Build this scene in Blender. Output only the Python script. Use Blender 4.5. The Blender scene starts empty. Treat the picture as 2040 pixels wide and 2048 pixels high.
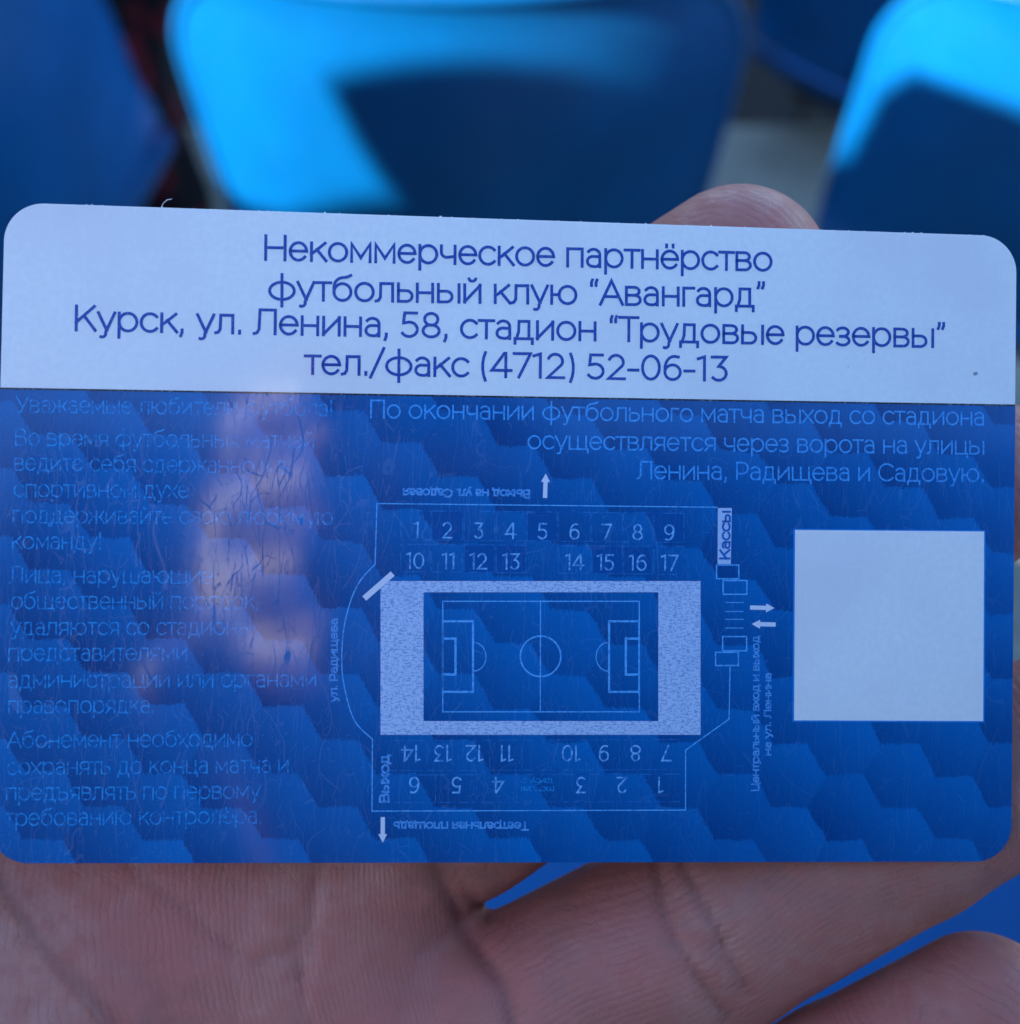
import bpy, math, random
import numpy as np
from mathutils import Vector, Matrix
random.seed(4); rng = np.random.default_rng(4)
scene = bpy.context.scene
R = math.radians

# ------------------------------------------------------------------ camera, sky, sun, exposure
F_PX = 2350.0                                   # focal length of the phone in photograph pixels
PITCH = R(50)
cam_rot = Matrix.Rotation(math.pi / 2 - PITCH, 4, 'X')
card_in_cam = Matrix.Translation((0.000816, -0.002318, -0.098657)) @ (
    Matrix.Rotation(R(-0.921), 4, 'X') @ Matrix.Rotation(R(3.740), 4, 'Y') @ Matrix.Rotation(R(-0.946), 4, 'Z'))
cam_loc = -(cam_rot @ Vector((0.000816, -0.002318, -0.098657)))
CAM = Matrix.Translation(cam_loc) @ cam_rot     # world from camera
CARD = CAM @ card_in_cam                        # world from card (card centre is the world origin)
cd = bpy.data.cameras.new('camera'); cam = bpy.data.objects.new('camera', cd)
scene.collection.objects.link(cam); cam.matrix_world = CAM; scene.camera = cam
cd.sensor_fit = 'HORIZONTAL'; cd.sensor_width = 3.6; cd.lens = 3.6 * F_PX / 2040
cd.clip_start = 0.005; cd.clip_end = 400
cd.dof.use_dof = True; cd.dof.focus_distance = 0.0995; cd.dof.aperture_fstop = 2.0

SUN_AZ, SUN_EL = R(66), R(32)                   # sun stands to the left, a little behind the photographer
S = Vector((-math.sin(SUN_AZ) * math.cos(SUN_EL), -math.cos(SUN_AZ) * math.cos(SUN_EL), math.sin(SUN_EL)))
world = bpy.data.worlds.new('World'); scene.world = world; world.use_nodes = True
wn = world.node_tree.nodes; bg = wn['Background']
sky = wn.new('ShaderNodeTexSky'); sky.sky_type = 'NISHITA'; sky.sun_disc = False
sky.sun_elevation = SUN_EL; sky.sun_rotation = math.atan2(S.x, S.y)
sky.ozone_density = 7.0; sky.air_density = 1.3; sky.dust_density = 0.6
world.node_tree.links.new(sky.outputs[0], bg.inputs[0]); bg.inputs[1].default_value = 0.108
sl = bpy.data.lights.new('sun', 'SUN'); sun = bpy.data.objects.new('sun', sl); scene.collection.objects.link(sun)
sl.energy = 5.0; sl.angle = R(0.53); sl.color = (1.0, 0.93, 0.84)
sun.rotation_euler = S.to_track_quat('Z', 'Y').to_euler(); sun.location = S * 20
scene.view_settings.view_transform = 'Standard'; scene.view_settings.look = 'None'
scene.view_settings.exposure = 2.3; scene.view_settings.gamma = 1

# ------------------------------------------------------------------ helpers
def link(o, parent=None):
    scene.collection.objects.link(o)
    if parent is not None: o.parent = parent
    return o
def tag(o, label=None, cat=None, group=None, kind=None):
    for k, v in (('label', label), ('category', cat), ('group', group), ('kind', kind)):
        if v: o[k] = v
    return o
def empty(name, loc=(0, 0, 0), rot=(0, 0, 0)):
    o = bpy.data.objects.new(name, None); o.location = loc; o.rotation_euler = rot; o.empty_display_size = .02
    return link(o)
def mesh(name, v, f, m, parent=None, smooth=False):
    me = bpy.data.meshes.new(name)
    if isinstance(v, np.ndarray) and isinstance(f, np.ndarray):
        me.vertices.add(len(v)); me.vertices.foreach_set('co', v.astype(np.float32).ravel())
        n = f.shape[1]
        me.loops.add(f.size); me.loops.foreach_set('vertex_index', f.astype(np.int32).ravel())
        me.polygons.add(len(f)); me.polygons.foreach_set('loop_start', np.arange(0, f.size, n, dtype=np.int32))
        me.polygons.foreach_set('loop_total', np.full(len(f), n, dtype=np.int32))
        me.update(calc_edges=True)
    else:
        me.from_pydata([tuple(p) for p in v], [], f)
    if smooth: me.shade_smooth()
    me.materials.append(m)
    return link(bpy.data.objects.new(name, me), parent)
def box_vf(x0, x1, y0, y1, z0, z1):
    v = [(x, y, z) for x in (x0, x1) for y in (y0, y1) for z in (z0, z1)]
    return v, [(0, 1, 3, 2), (4, 6, 7, 5), (0, 4, 5, 1), (2, 3, 7, 6), (0, 2, 6, 4), (1, 5, 7, 3)]

class NT:                                        # small node-tree writer
    def __init__(s, m): s.t = m.node_tree; s.n = s.t.nodes; s.l = s.t.links
    def put(s, sock, v):
        if isinstance(v, bpy.types.NodeSocket): s.l.new(v, sock)
        else: sock.default_value = v
    def math(s, op, a, b=0.0, c=None, clamp=False):
        n = s.n.new('ShaderNodeMath'); n.operation = op; n.use_clamp = clamp
        s.put(n.inputs[0], a); s.put(n.inputs[1], b)
        if c is not None: s.put(n.inputs[2], c)
        return n.outputs[0]
    def vec(s, op, a, b=(0, 0, 0), scale=None):
        n = s.n.new('ShaderNodeVectorMath'); n.operation = op
        s.put(n.inputs[0], a); s.put(n.inputs[1], b)
        if scale is not None: s.put(n.inputs['Scale'], scale)
        return n.outputs['Value'] if op in ('LENGTH', 'DOT_PRODUCT', 'DISTANCE') else n.outputs[0]
    def obj(s): return s.n.new('ShaderNodeTexCoord').outputs['Object']
    def map(s, v, scale=(1, 1, 1), rot=(0, 0, 0), loc=(0, 0, 0)):
        n = s.n.new('ShaderNodeMapping'); s.put(n.inputs[0], v)
        n.inputs['Scale'].default_value = scale; n.inputs['Rotation'].default_value = rot; n.inputs['Location'].default_value = loc
        return n.outputs[0]
    def noise(s, v, scale, detail=3, rough=.55, color=False, dist=0):
        n = s.n.new('ShaderNodeTexNoise'); s.put(n.inputs['Vector'], v); n.inputs['Scale'].default_value = scale
        n.inputs['Detail'].default_value = detail; n.inputs['Roughness'].default_value = rough; n.inputs['Distortion'].default_value = dist
        return n.outputs['Color' if color else 'Fac']
    def ramp(s, v, a, b, lo=0.0, hi=1.0, smooth=True):
        n = s.n.new('ShaderNodeMapRange'); n.interpolation_type = 'SMOOTHSTEP' if smooth else 'LINEAR'
        s.put(n.inputs[0], v)
        for i, x in enumerate((a, b, lo, hi)): n.inputs[i + 1].default_value = x
        return n.outputs[0]
    def mix(s, f, a, b):
        n = s.n.new('ShaderNodeMix'); n.data_type = 'RGBA'
        s.put(n.inputs[0], f); s.put(n.inputs[6], a); s.put(n.inputs[7], b)
        return n.outputs[2]
    def bump(s, h, strength, dist, prev=None):
        n = s.n.new('ShaderNodeBump'); n.inputs['Strength'].default_value = strength; n.inputs['Distance'].default_value = dist
        s.put(n.inputs['Height'], h)
        if prev is not None: s.l.new(prev, n.inputs['Normal'])
        return n.outputs[0]
    def attr(s, name):
        n = s.n.new('ShaderNodeAttribute'); n.attribute_name = name; return n.outputs['Fac']
def material(name, color=(.5, .5, .5), rough=.5, spec=.5):
    m = bpy.data.materials.new(name); m.use_nodes = True
    p = m.node_tree.nodes['Principled BSDF']
    p.inputs['Base Color'].default_value = (*color, 1); p.inputs['Roughness'].default_value = rough
    p.inputs['Specular IOR Level'].default_value = spec
    return m, NT(m), p

# ------------------------------------------------------------------ materials
def plastic():
    m, t, p = material('blue_plastic', (0.0, .085, .43), .38, .22)
    o = t.obj()
    n1 = t.noise(o, 14, 4); n2 = t.noise(o, 160, 3)
    t.put(p.inputs['Base Color'], t.mix(t.ramp(n1, .35, .7), (0.0, .083, .26, 1), (.0, .098, .31, 1)))
    t.put(p.inputs['Roughness'], t.ramp(n2, .3, .7, .30, .46))
    p.inputs['Subsurface Weight'].default_value = 0
    t.put(p.inputs['Normal'], t.bump(t.noise(o, 900, 2), .25, .0006))
    return m
M_SEAT = plastic()
def concrete():
    m, t, p = material('concrete', (.3, .3, .27), .9, .2)
    o = t.obj()
    n = t.noise(o, 3.5, 8, .65); n2 = t.noise(o, 60, 4)
    c = t.mix(t.ramp(n, .3, .7), (.20, .20, .165, 1), (.34, .33, .275, 1))
    c = t.mix(t.ramp(n2, .52, .72), c, (.16, .155, .13, 1))
    t.put(p.inputs['Base Color'], c); t.put(p.inputs['Normal'], t.bump(n2, .5, .004))
    return m
M_CONC = concrete()
def asphalt():
    m, t, p = material('dark_asphalt', (.02, .02, .02), .9, .2)
    o = t.obj(); n = t.noise(o, 90, 4)
    t.put(p.inputs['Base Color'], t.mix(t.ramp(n, .35, .7), (.012, .011, .011, 1), (.035, .03, .028, 1)))
    t.put(p.inputs['Normal'], t.bump(n, .6, .004))
    return m
M_ASPH = asphalt()
def steel():
    m, t, p = material('grey_painted_steel', (.05, .05, .05), .5)
    t.put(p.inputs['Roughness'], t.ramp(t.noise(t.obj(), 40, 4), .3, .7, .4, .65))
    return m
M_STEEL = steel()
def cloth(name, a, b, scale=35):
    m, t, p = material(name, a, .95, .1)
    o = t.obj()
    c = t.mix(t.ramp(t.noise(o, scale, 3), .50, .62), (*a, 1), (*b, 1))
    t.put(p.inputs['Base Color'], c); t.put(p.inputs['Normal'], t.bump(t.noise(o, 500, 2), .4, .002))
    return m
M_JACKET = cloth('dark_jacket_cloth', (.012, .013, .02), (.018, .02, .03))
M_PLAID = cloth('dark_red_patterned_cloth', (.007, .006, .008), (.10, .008, .015), 16)
M_HAIR = cloth('brown_hair', (.03, .018, .01), (.05, .03, .018))

# coat of the laminated card, shared by every ink on it: satin clear layer with hair scratches
def card_coat(t, p, weight=1.0):
    o = t.obj()
    p.inputs['Coat Weight'].default_value = weight
    p.inputs['Coat IOR'].default_value = 1.5; p.inputs['Specular IOR Level'].default_value = .12
    masks = []                                  # long hairlines: thin level lines of smooth stretched noise, broken into lengths
    for i, (sc, st, rot, th) in enumerate(((420, .07, .05, .013), (300, .08, .62, .0075), (320, .09, -.75, .0075), (340, .12, 1.35, .008),
                                           (700, .30, -.3, .014), (560, .06, -.10, .015), (380, .10, .3, .008), (520, .2, 1.0, .011))):
        w = t.vec('ADD', t.map(o, (1, st, 1), (0, 0, rot), (i * .37, i * .21, 0)), t.vec('SCALE', t.noise(o, 90 + 22 * i, 1, .5, True), scale=.0022))
        v = t.n.new('ShaderNodeTexVoronoi'); v.feature = 'DISTANCE_TO_EDGE'; v.inputs['Scale'].default_value = sc
        t.put(v.inputs['Vector'], w)
        line = t.ramp(v.outputs['Distance'], th * .3, th, 1, 0)
        gate = t.ramp(t.noise(o, 120 + 50 * i, 3), .48, .55)
        masks.append(t.math('MULTIPLY', line, gate))
    s = masks[0]
    for k in masks[1:]: s = t.math('MAXIMUM', s, k)
    specks = t.ramp(t.noise(o, 1500, 1), .76, .79)
    s = t.math('MAXIMUM', s, specks)
    fine = t.noise(o, 2600, 2)
    r = t.math('ADD', .085, t.math('MULTIPLY', s, .36))
    r = t.math('ADD', r, t.ramp(fine, .62, .75, 0, .25), clamp=True)
    t.put(p.inputs['Coat Roughness'], r)
    return o, s

def card_white():
    m, t, p = material('white_card_plastic', (.80, .81, .83), .45)
    o, s = card_coat(t, p, .5)
    n = t.noise(o, 1800, 3); n2 = t.noise(o, 60, 3)
    c = t.mix(t.ramp(n, .3, .7), (.74, .80, .83, 1), (.79, .84, .86, 1))
    c = t.mix(t.ramp(n2, .4, .75), c, (.72, .745, .79, 1))
    d = t.noise(o, 420, 1)
    t.put(p.inputs['Base Color'], t.mix(t.ramp(d, .80, .83), c, (.15, .17, .25, 1)))
    return m
M_WHITE = card_white()

HA = 75.5 * 85.6 / 2036 / 1000                  # hexagon side on the card, metres
def card_blue():
    m, t, p = material('blue_hexagon_print', (0, .08, .4), .5)
    o, scr = card_coat(t, p, .72)
    hx, hy = 1.5 * HA * 2, math.sqrt(3) * HA    # rectangular cell of the flat-topped hexagon lattice
    warp = t.vec('SCALE', t.vec('SUBTRACT', t.noise(o, 220, 2, .5, True), (.5, .5, .5)), scale=.0009)
    warp = t.vec('ADD', warp, t.vec('SCALE', t.vec('SUBTRACT', t.noise(o, 9000, 0, .5, True), (.5, .5, .5)), scale=.0005))
    q = t.vec('ADD', t.vec('ADD', o, (HOFF[0], HOFF[1], 0)), warp)
    def cell(off):
        sp = t.n.new('ShaderNodeSeparateXYZ'); t.put(sp.inputs[0], t.vec('ADD', q, (off[0], off[1], 0)))
        fx = t.math('FLOORED_MODULO', sp.outputs[0], hx); fy = t.math('FLOORED_MODULO', sp.outputs[1], hy)
        return t.math('SUBTRACT', fx, hx / 2), t.math('SUBTRACT', fy, hy / 2)
    ax, ay = cell((hx / 2, hy / 2)); bx, by = cell((0, 0))
    la = t.math('ADD', t.math('MULTIPLY', ax, ax), t.math('MULTIPLY', ay, ay))
    lb = t.math('ADD', t.math('MULTIPLY', bx, bx), t.math('MULTIPLY', by, by))
    sel = t.math('LESS_THAN', la, lb)
    def pick(a, b): return t.math('ADD', b, t.math('MULTIPLY', sel, t.math('SUBTRACT', a, b)))
    ux = t.math('DIVIDE', pick(ax, bx), HA); uy = t.math('DIVIDE', pick(ay, by), HA)
    comb = t.n.new('ShaderNodeCombineXYZ'); t.put(comb.inputs[0], pick(ax, bx)); t.put(comb.inputs[1], pick(ay, by))
    centre = t.vec('SUBTRACT', q, comb.outputs[0])
    rnd = t.noise(centre, 95, 2, .7)
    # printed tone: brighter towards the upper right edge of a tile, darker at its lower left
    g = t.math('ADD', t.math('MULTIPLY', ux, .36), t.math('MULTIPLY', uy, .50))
    g = t.math('ADD', g, t.math('MULTIPLY', t.math('SUBTRACT', rnd, .5), 1.0))
    big = t.noise(o, 38, 1)
    g = t.math('ADD', g, t.math('MULTIPLY', t.math('SUBTRACT', big, .5), 1.2))
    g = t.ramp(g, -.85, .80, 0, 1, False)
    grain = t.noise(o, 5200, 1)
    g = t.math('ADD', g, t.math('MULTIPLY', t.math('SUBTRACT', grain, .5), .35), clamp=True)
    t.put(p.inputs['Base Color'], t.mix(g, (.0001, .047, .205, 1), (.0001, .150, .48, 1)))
    return m

def ink(name, color, rag=0.0, base=(.001, .075, .34), grain=2600, thr=.42, coat=.6):
    """print ink; rag lets the ground colour show through where the halftone breaks up"""
    m, t, p = material(name, color, .5)
    o, s = card_coat(t, p, coat)
    c = (*color, 1)
    if rag:
        n = t.noise(o, grain, 2)
        c = t.mix(t.ramp(n, thr - .12, thr + .12, rag, 0), (*color, 1), (*base, 1))
    t.put(p.inputs['Base Color'], c)
    return m

def skin():
    m, t, p = material('skin', (.5, .3, .24), .5, .4)
    o = t.obj()
    n1 = t.noise(o, 70, 4, .6); n2 = t.noise(o, 420, 3, .6); n3 = t.noise(o, 2600, 2)
    c = t.mix(t.ramp(n1, .34, .68), (.35, .142, .114, 1), (.48, .22, .176, 1))
    c = t.mix(t.ramp(n2, .40, .66), c, (.44, .165, .13, 1))
    red = t.attr('flush'); c = t.mix(t.math('MULTIPLY', red, .75, clamp=True), c, (.51, .145, .125, 1))
    cr = t.attr('crease'); c = t.mix(t.math('MULTIPLY', cr, .34, clamp=True), c, (.22, .075, .058, 1))
    ph = t.math('ADD', t.attr('ridge'), t.math('MULTIPLY', t.noise(o, 240, 2), .8))
    ph = t.math('ADD', ph, t.math('MULTIPLY', n3, .25))
    rid = t.math('SINE', t.math('MULTIPLY', ph, 2 * math.pi / .47))
    brk = t.ramp(t.noise(o, 300, 3), .42, .62)
    c = t.mix(t.math('MULTIPLY', t.ramp(rid, -.95, -.55, 1, 0), t.math('MULTIPLY', brk, .26)), c, (.20, .08, .06, 1))
    t.put(p.inputs['Base Color'], c)
    t.put(p.inputs['Roughness'], t.ramp(n2, .3, .7, .42, .6))
    p.inputs['Subsurface Weight'].default_value = .25
    p.inputs['Subsurface Radius'].default_value = (1, .35, .2); p.inputs['Subsurface Scale'].default_value = .0022
    b = t.bump(rid, .19, .00006)
    vo = t.n.new('ShaderNodeTexVoronoi'); vo.feature = 'DISTANCE_TO_EDGE'; vo.inputs['Scale'].default_value = 620
    t.put(vo.inputs['Vector'], t.vec('ADD', t.map(o, (1, .45, 1), (0, 0, .5)), t.vec('SCALE', t.noise(o, 500, 2, .5, True), scale=.001)))
    b = t.bump(t.ramp(vo.outputs['Distance'], 0, .10), .16, .00010, b)
    b = t.bump(n2, .35, .0005, b)
    b = t.bump(t.noise(t.map(o, (1, 1, 1)), 1300, 3), .25, .0002, b)
    t.put(p.inputs['Normal'], b)
    return m
M_SKIN = skin()

# ------------------------------------------------------------------ where a point of the photograph lies on (or h metres over) the card plane
CI = card_in_cam.inverted()
def P(px, py, h=0.0):
    d = Vector(((px - 1020) / F_PX, -(py - 1024) / F_PX, -1.0))
    o = CI @ Vector((0, 0, 0)); e = (CI @ d) - o
    k = (h - o.z) / e.z
    q = o + e * k
    return Vector((q.x, q.y, h))
hc = P(1340 + 960 / 2.749, 1240 + 1030 / 2.749) # centre of one printed hexagon
HOFF = (-hc.x + 40 * HA * 3 + 1.5 * HA * 2 / 2 * 0, -hc.y + 40 * math.sqrt(3) * HA)
M_BLUE = card_blue()

# ------------------------------------------------------------------ the setting: concrete terrace in steps and the dark ground beyond, plus added light-blocking walls
OX, OY, OZ = cam_loc
def W(x, y, z): return (x + OX, y + OY, z + OZ)   # metres measured from the lens
def slab(name, x0, x1, y0, y1, z0, z1, m, parent=None):
    v, f = box_vf(x0, x1, y0, y1, z0, z1)
    o = mesh(name, [W(*p) for p in v], f, m, parent)
    b = o.modifiers.new('bevel', 'BEVEL'); b.width = .006; b.segments = 2
    return o
NBX, NBY, NBZ = -.56, -.105, .050                  # chest of the figure added to shade the card
T_OWN, T_FRONT, T_LOW = -.95, -1.25, -1.62
tag(slab('terrace', -8, 8, -3.0, .55, T_OWN - 1.2, T_OWN, M_CONC), kind='structure')
tag(slab('terrace_step', -8, 8, .552, 2.02, T_OWN - 1.2, T_FRONT, M_CONC), kind='structure')
v, f = box_vf(-150, 150, -150, 150, -2.6, T_LOW)
g = mesh('ground', [W(*p) for p in v], f, M_ASPH); tag(g, kind='structure')
tag(slab('sun_block_wall', -3.3, -3.05, -.30, 12, -2.4, 4.2, M_CONC), kind='structure')  # unseen wall, added to keep the sun off the front floor and ground
tag(slab('sun_block_wall_low', -3.3, -3.05, -3.0, -.304, -2.4, 1.15, M_CONC), kind='structure')  # lower unseen wall, added to stop sunlight bouncing off the near terrace
tag(slab('sky_block_wall', -1.5, 9, -3.4, -3.1, T_OWN - .1, 4.5, M_ASPH), kind='structure')  # unseen wall added behind the lens to cut sky light on the seats

# ------------------------------------------------------------------ stadium seats
def seat_profile():
    """(y, z) going down the rear face of the back and forward along the pan; y forward, z up, origin: pan rear at floor level"""
    pts = []
    for i in range(15):
        u = i / 14
        pts.append((-.028 + .035 * (1 - math.cos(u * 1.35)) - .004 * math.sin(u * math.pi), .815 - .26 * u))
    y0, z0 = pts[-1]
    for i in range(1, 11):                       # round the bend
        a = i / 10 * R(78)
        pts.append((y0 + .02 * (i / 10) + .085 * (1 - math.cos(a)), z0 - .125 * math.sin(a)))
    y0, z0 = pts[-1]
    for i in range(1, 13):
        u = i / 12
        pts.append((y0 + .25 * u, z0 + .018 * math.sin(u * 1.6) - .03 * max(0, u - .8) * 5 * u))
    return pts
PROF = seat_profile()
def half_width(s, L):
    """half width at arc position s (0 top .. L pan front)"""
    w = .232 - .026 * min(1, s / .36)
    if s > .36: w = .206 - .036 * min(1, (s - .36) / .2)
    r = .085
    if s < r: w -= r * (1 - math.sqrt(max(0, 1 - ((r - s) / r) ** 2))) * 1.0
    if s > L - r: w -= r * (1 - math.sqrt(max(0, 1 - ((s - L + r) / r) ** 2)))
    return w
def seat_shell(lo, hi):
    pts = PROF; S_ = [0]
    for a, b in zip(pts, pts[1:]): S_.append(S_[-1] + math.dist(a, b))
    L = S_[-1]; NU = 33
    # resample finely near both ends so that the corners come out round
    ss = np.unique(np.concatenate([np.linspace(0, .09, 14) ** 1.0, np.linspace(.09, L - .09, 34), np.linspace(L - .09, L, 12)]))
    ss = ss[(ss >= lo * L - 1e-9) & (ss <= hi * L + 1e-9)]
    Y = np.interp(ss, S_, [p[0] for p in pts]); Z = np.interp(ss, S_, [p[1] for p in pts])
    v = []
    for s, y, z in zip(ss, Y, Z):
        hw = half_width(s, L)
        for j in range(NU):
            u = -1 + 2 * j / (NU - 1); x = hw * math.sin(u * math.pi / 2 * .96) / math.sin(math.pi / 2 * .96)
            e = abs(x) / .22
            wrap = .062 * e ** 2.0                # sides come forward (back) / up (pan)
            k = min(1, max(0, (s / L - .34) / .22)); k = k * k * (3 - 2 * k)
            roll = 0
            if s < .03: roll = -(1 - s / .03) ** 2 * .004
            v.append((x, y + wrap * (1 - k) + roll, z + wrap * k * .55))
    f = []
    for i in range(len(ss) - 1):
        for j in range(NU - 1):
            a = i * NU + j; f.append((a, a + 1, a + NU + 1, a + NU))
    return v, f
def finish_shell(o):
    s = o.modifiers.new('thickness', 'SOLIDIFY'); s.thickness = .005; s.offset = 0; s.use_rim = True
    b = o.modifiers.new('bevel', 'BEVEL'); b.width = .0022; b.segments = 2; b.limit_method = 'ANGLE'
    return o
def rim_mesh():
    """rolled edge of the back: a bead that follows the outline"""
    v, f = seat_shell(0, .44); NU = 33; n = len(v) // NU
    path = [v[i * NU] for i in range(n - 1, 0, -1)] + [v[j] for j in range(0, NU)] + [v[i * NU + NU - 1] for i in range(1, n)]
    return tube(path, .0052, 8)
def tube(path, r, n=8):
    path = [Vector(p) for p in path]; v = []; f = []
    for i, p in enumerate(path):
        t = (path[min(i + 1, len(path) - 1)] - path[max(i - 1, 0)]).normalized()
        a = t.orthogonal().normalized() if i == 0 else (a - t * a.dot(t)).normalized()
        b = t.cross(a)
        rr = r[i] if isinstance(r, (list, tuple)) else r
        for k in range(n):
            w = 2 * math.pi * k / n; v.append(tuple(p + (a * math.cos(w) + b * math.sin(w)) * rr))
    for i in range(len(path) - 1):
        for k in range(n): f.append((i * n + k, i * n + (k + 1) % n, (i + 1) * n + (k + 1) % n, (i + 1) * n + k))
    f.append(tuple(range(n - 1, -1, -1))); f.append(tuple((len(path) - 1) * n + k for k in range(n)))
    return v, f
def make_seat():
    root = empty('stadium_seat')
    finish_shell(mesh('backrest', *seat_shell(0, .445), M_SEAT, root, True))
    finish_shell(mesh('seat_pan', *seat_shell(.445, 1), M_SEAT, root, True))
    mesh('rim', *rim_mesh(), M_SEAT, root, True)
    for x in (-.11, .11):
        v, f = tube([(x, .02, .012), (x, .05, .22), (x, .09, .40)], .014, 10); mesh('leg', v, f, M_STEEL, root, True)
    v, f = box_vf(-.16, .16, .035, .075, 0, .010); mesh('foot_plate', v, f, M_STEEL, root)
    v, f = tube([(-.15, .12, .405), (.15, .12, .405)], .012, 10); mesh('crossbar', v, f, M_STEEL, root, True)
    return root
def copy_thing(root):
    r = root.copy(); scene.collection.objects.link(r)
    for c in root.children:
        k = c.copy(); scene.collection.objects.link(k); k.parent = r
        k.matrix_parent_inverse = c.matrix_parent_inverse.copy()
    return r
proto = make_seat()
SEATS = [  # x, y, floor, yaw, roll, label, group
    (-.040, .860, T_FRONT + .024, 0, 0, 'blue plastic seat back behind the white top of the card, half in sunlight', 'blue seats of the row in front'),
    (-.355, 1.06, T_FRONT + .0, 58, -18, 'shaded blue seat at the left edge, beside the dark red cloth', 'blue seats of the row in front'),
    (.425, .852, T_FRONT + .0, -13, 7, 'blue seat at the right edge with its top corner in bright sun', 'blue seats of the row in front'),
    (.155, -.040, T_OWN, 0, 0, 'blue seat under the hand, seen between and below the fingers', None),
    (.585, 1.90, T_LOW - .0, -40, 0, 'farther blue seat seen in the gap between the middle and right seats', None),
]
for i, (x, y, z, yaw, roll, lab, grp) in enumerate(SEATS):
    o = proto if i == 0 else copy_thing(proto)
    o.location = W(x, y, z); o.rotation_euler = (0, R(roll), R(yaw))
    if 'group' in o: del o['group']
    tag(o, lab, 'seat', grp)

# ------------------------------------------------------------------ implicit surfaces (hands, people) -> meshes
def cone(pts, a, b, ra, rb):
    a = np.array(a, np.float32); b = np.array(b, np.float32); ab = b - a
    t = np.clip(((pts - a) @ ab) / max(1e-9, float(ab @ ab)), 0, 1)
    return np.linalg.norm(pts - a - t[..., None] * ab, axis=-1) - (ra + t * (rb - ra))
def ellipsoid(pts, c, r, rot=None):
    q = pts - np.array(c, np.float32)
    if rot is not None: q = q @ np.array(rot, np.float32)
    r = np.array(r, np.float32)
    k0 = np.linalg.norm(q / r, axis=-1); k1 = np.linalg.norm(q / (r * r), axis=-1) + 1e-9
    return k0 * (k0 - 1) / k1
def smin(a, b, k):
    h = np.clip(.5 + .5 * (b - a) / k, 0, 1)
    return b + (a - b) * h - k * h * (1 - h)
def surface(fn, lo, hi, step):
    """surface nets"""
    ax = [np.arange(l, h + step, step, dtype=np.float32) for l, h in zip(lo, hi)]
    n = [len(a) for a in ax]
    D = np.empty(n, np.float32)
    for i, x in enumerate(ax[0]):
        g = np.stack(np.meshgrid([x], ax[1], ax[2], indexing='ij'), -1)
        D[i] = fn(g)[0]
    ins = D < 0
    cells = [m - 1 for m in n]
    cnt = np.zeros(cells, np.int16)
    for dx in (0, 1):
        for dy in (0, 1):
            for dz in (0, 1):
                cnt += ins[dx:dx + cells[0], dy:dy + cells[1], dz:dz + cells[2]]
    act = (cnt > 0) & (cnt < 8)
    idx = -np.ones(cells, np.int64); I = np.argwhere(act); idx[act] = np.arange(len(I))
    acc = np.zeros((len(I), 3)); num = np.zeros(len(I))
    corners = [(0, 0, 0), (1, 0, 0), (0, 1, 0), (0, 0, 1), (1, 1, 0), (1, 0, 1), (0, 1, 1), (1, 1, 1)]
    for a in corners:
        for k in range(3):
            if a[k]: continue
            b = list(a); b[k] = 1
            da = D[tuple((I + a).T)]; db = D[tuple((I + b).T)]
            c = (da < 0) != (db < 0)
            t = np.where(c, da / np.where(c, da - db, 1), 0)
            p = np.array(a, float)[None].repeat(len(I), 0); p[:, k] += t
            acc += p * c[:, None]; num += c
    V = (I + acc / num[:, None]) * step + np.array(lo)
    Fs = []
    for k in range(3):
        o = [j for j in range(3) if j != k]
        s0 = [slice(1, -1)] * 3; s0[k] = slice(0, -1)
        s1 = [slice(1, -1)] * 3; s1[k] = slice(1, None)
        A = ins[tuple(s0)]; B = ins[tuple(s1)]
        for flip, mk in ((False, A & ~B), (True, B & ~A)):
            E = np.argwhere(mk) + 1; E[:, k] -= 1
            q = []
            for du, dv in ((0, 0), (1, 0), (1, 1), (0, 1)):
                c = E.copy(); c[:, o[0]] -= du; c[:, o[1]] -= dv
                q.append(idx[tuple(c.T)])
            q = np.stack(q, 1)
            if (k == 1) != flip: q = q[:, ::-1]
            Fs.append(q)
    F = np.concatenate(Fs); F = F[(F >= 0).all(1)]
    for _ in range(3):                            # settle the vertices on the surface
        d = fn(V.astype(np.float32)); e = step * .5
        G = np.stack([(fn((V + np.eye(3)[k] * e).astype(np.float32)) - fn((V - np.eye(3)[k] * e).astype(np.float32))) / (2 * e) for k in range(3)], -1)
        G /= np.maximum(1e-6, np.linalg.norm(G, axis=1))[:, None]
        V = V - G * np.clip(d, -step, step)[:, None] * .9
    return V, F, G
def attribute(o, name, vals):
    a = o.data.attributes.new(name, 'FLOAT', 'POINT'); a.data.foreach_set('value', np.asarray(vals, np.float32))

# ------------------------------------------------------------------ the hand that holds the card (millimetres in the card's frame)
def mm(px, py, h): return tuple(c * 1000 for c in P(px, py, h / 1000))
FING = {   # joints from the palm outwards: photograph x, y, height over the card, radius
 'index':  [(60, 1480, -15, 10.2), (620, 1105, -15.5, 9.0), (1080, 808, -12.5, 8.6), (1472, 558, -9.6, 8.6)],
 'middle': [(470, 1910, -15, 9.7), (930, 1598, -13.0, 8.9), (1490, 1258, -11.0, 8.8), (1945, 965, -9.0, 8.1)],
 'ring':   [(560, 2330, -13, 9.6), (1010, 2062, -11.0, 10.0), (1420, 1845, -11.0, 9.75), (1800, 1643, -10.2, 9.05), (2230, 1420, -9.0, 7.8)],
 'little': [(900, 2560, -13, 8.8), (1350, 2365, -10, 8.1), (1690, 2182, -8, 7.6), (1966, 2036, -6.5, 7.5)],
}
J = {k: [(np.array(mm(a, b, c)), r) for a, b, c, r in v] for k, v in FING.items()}
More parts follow.
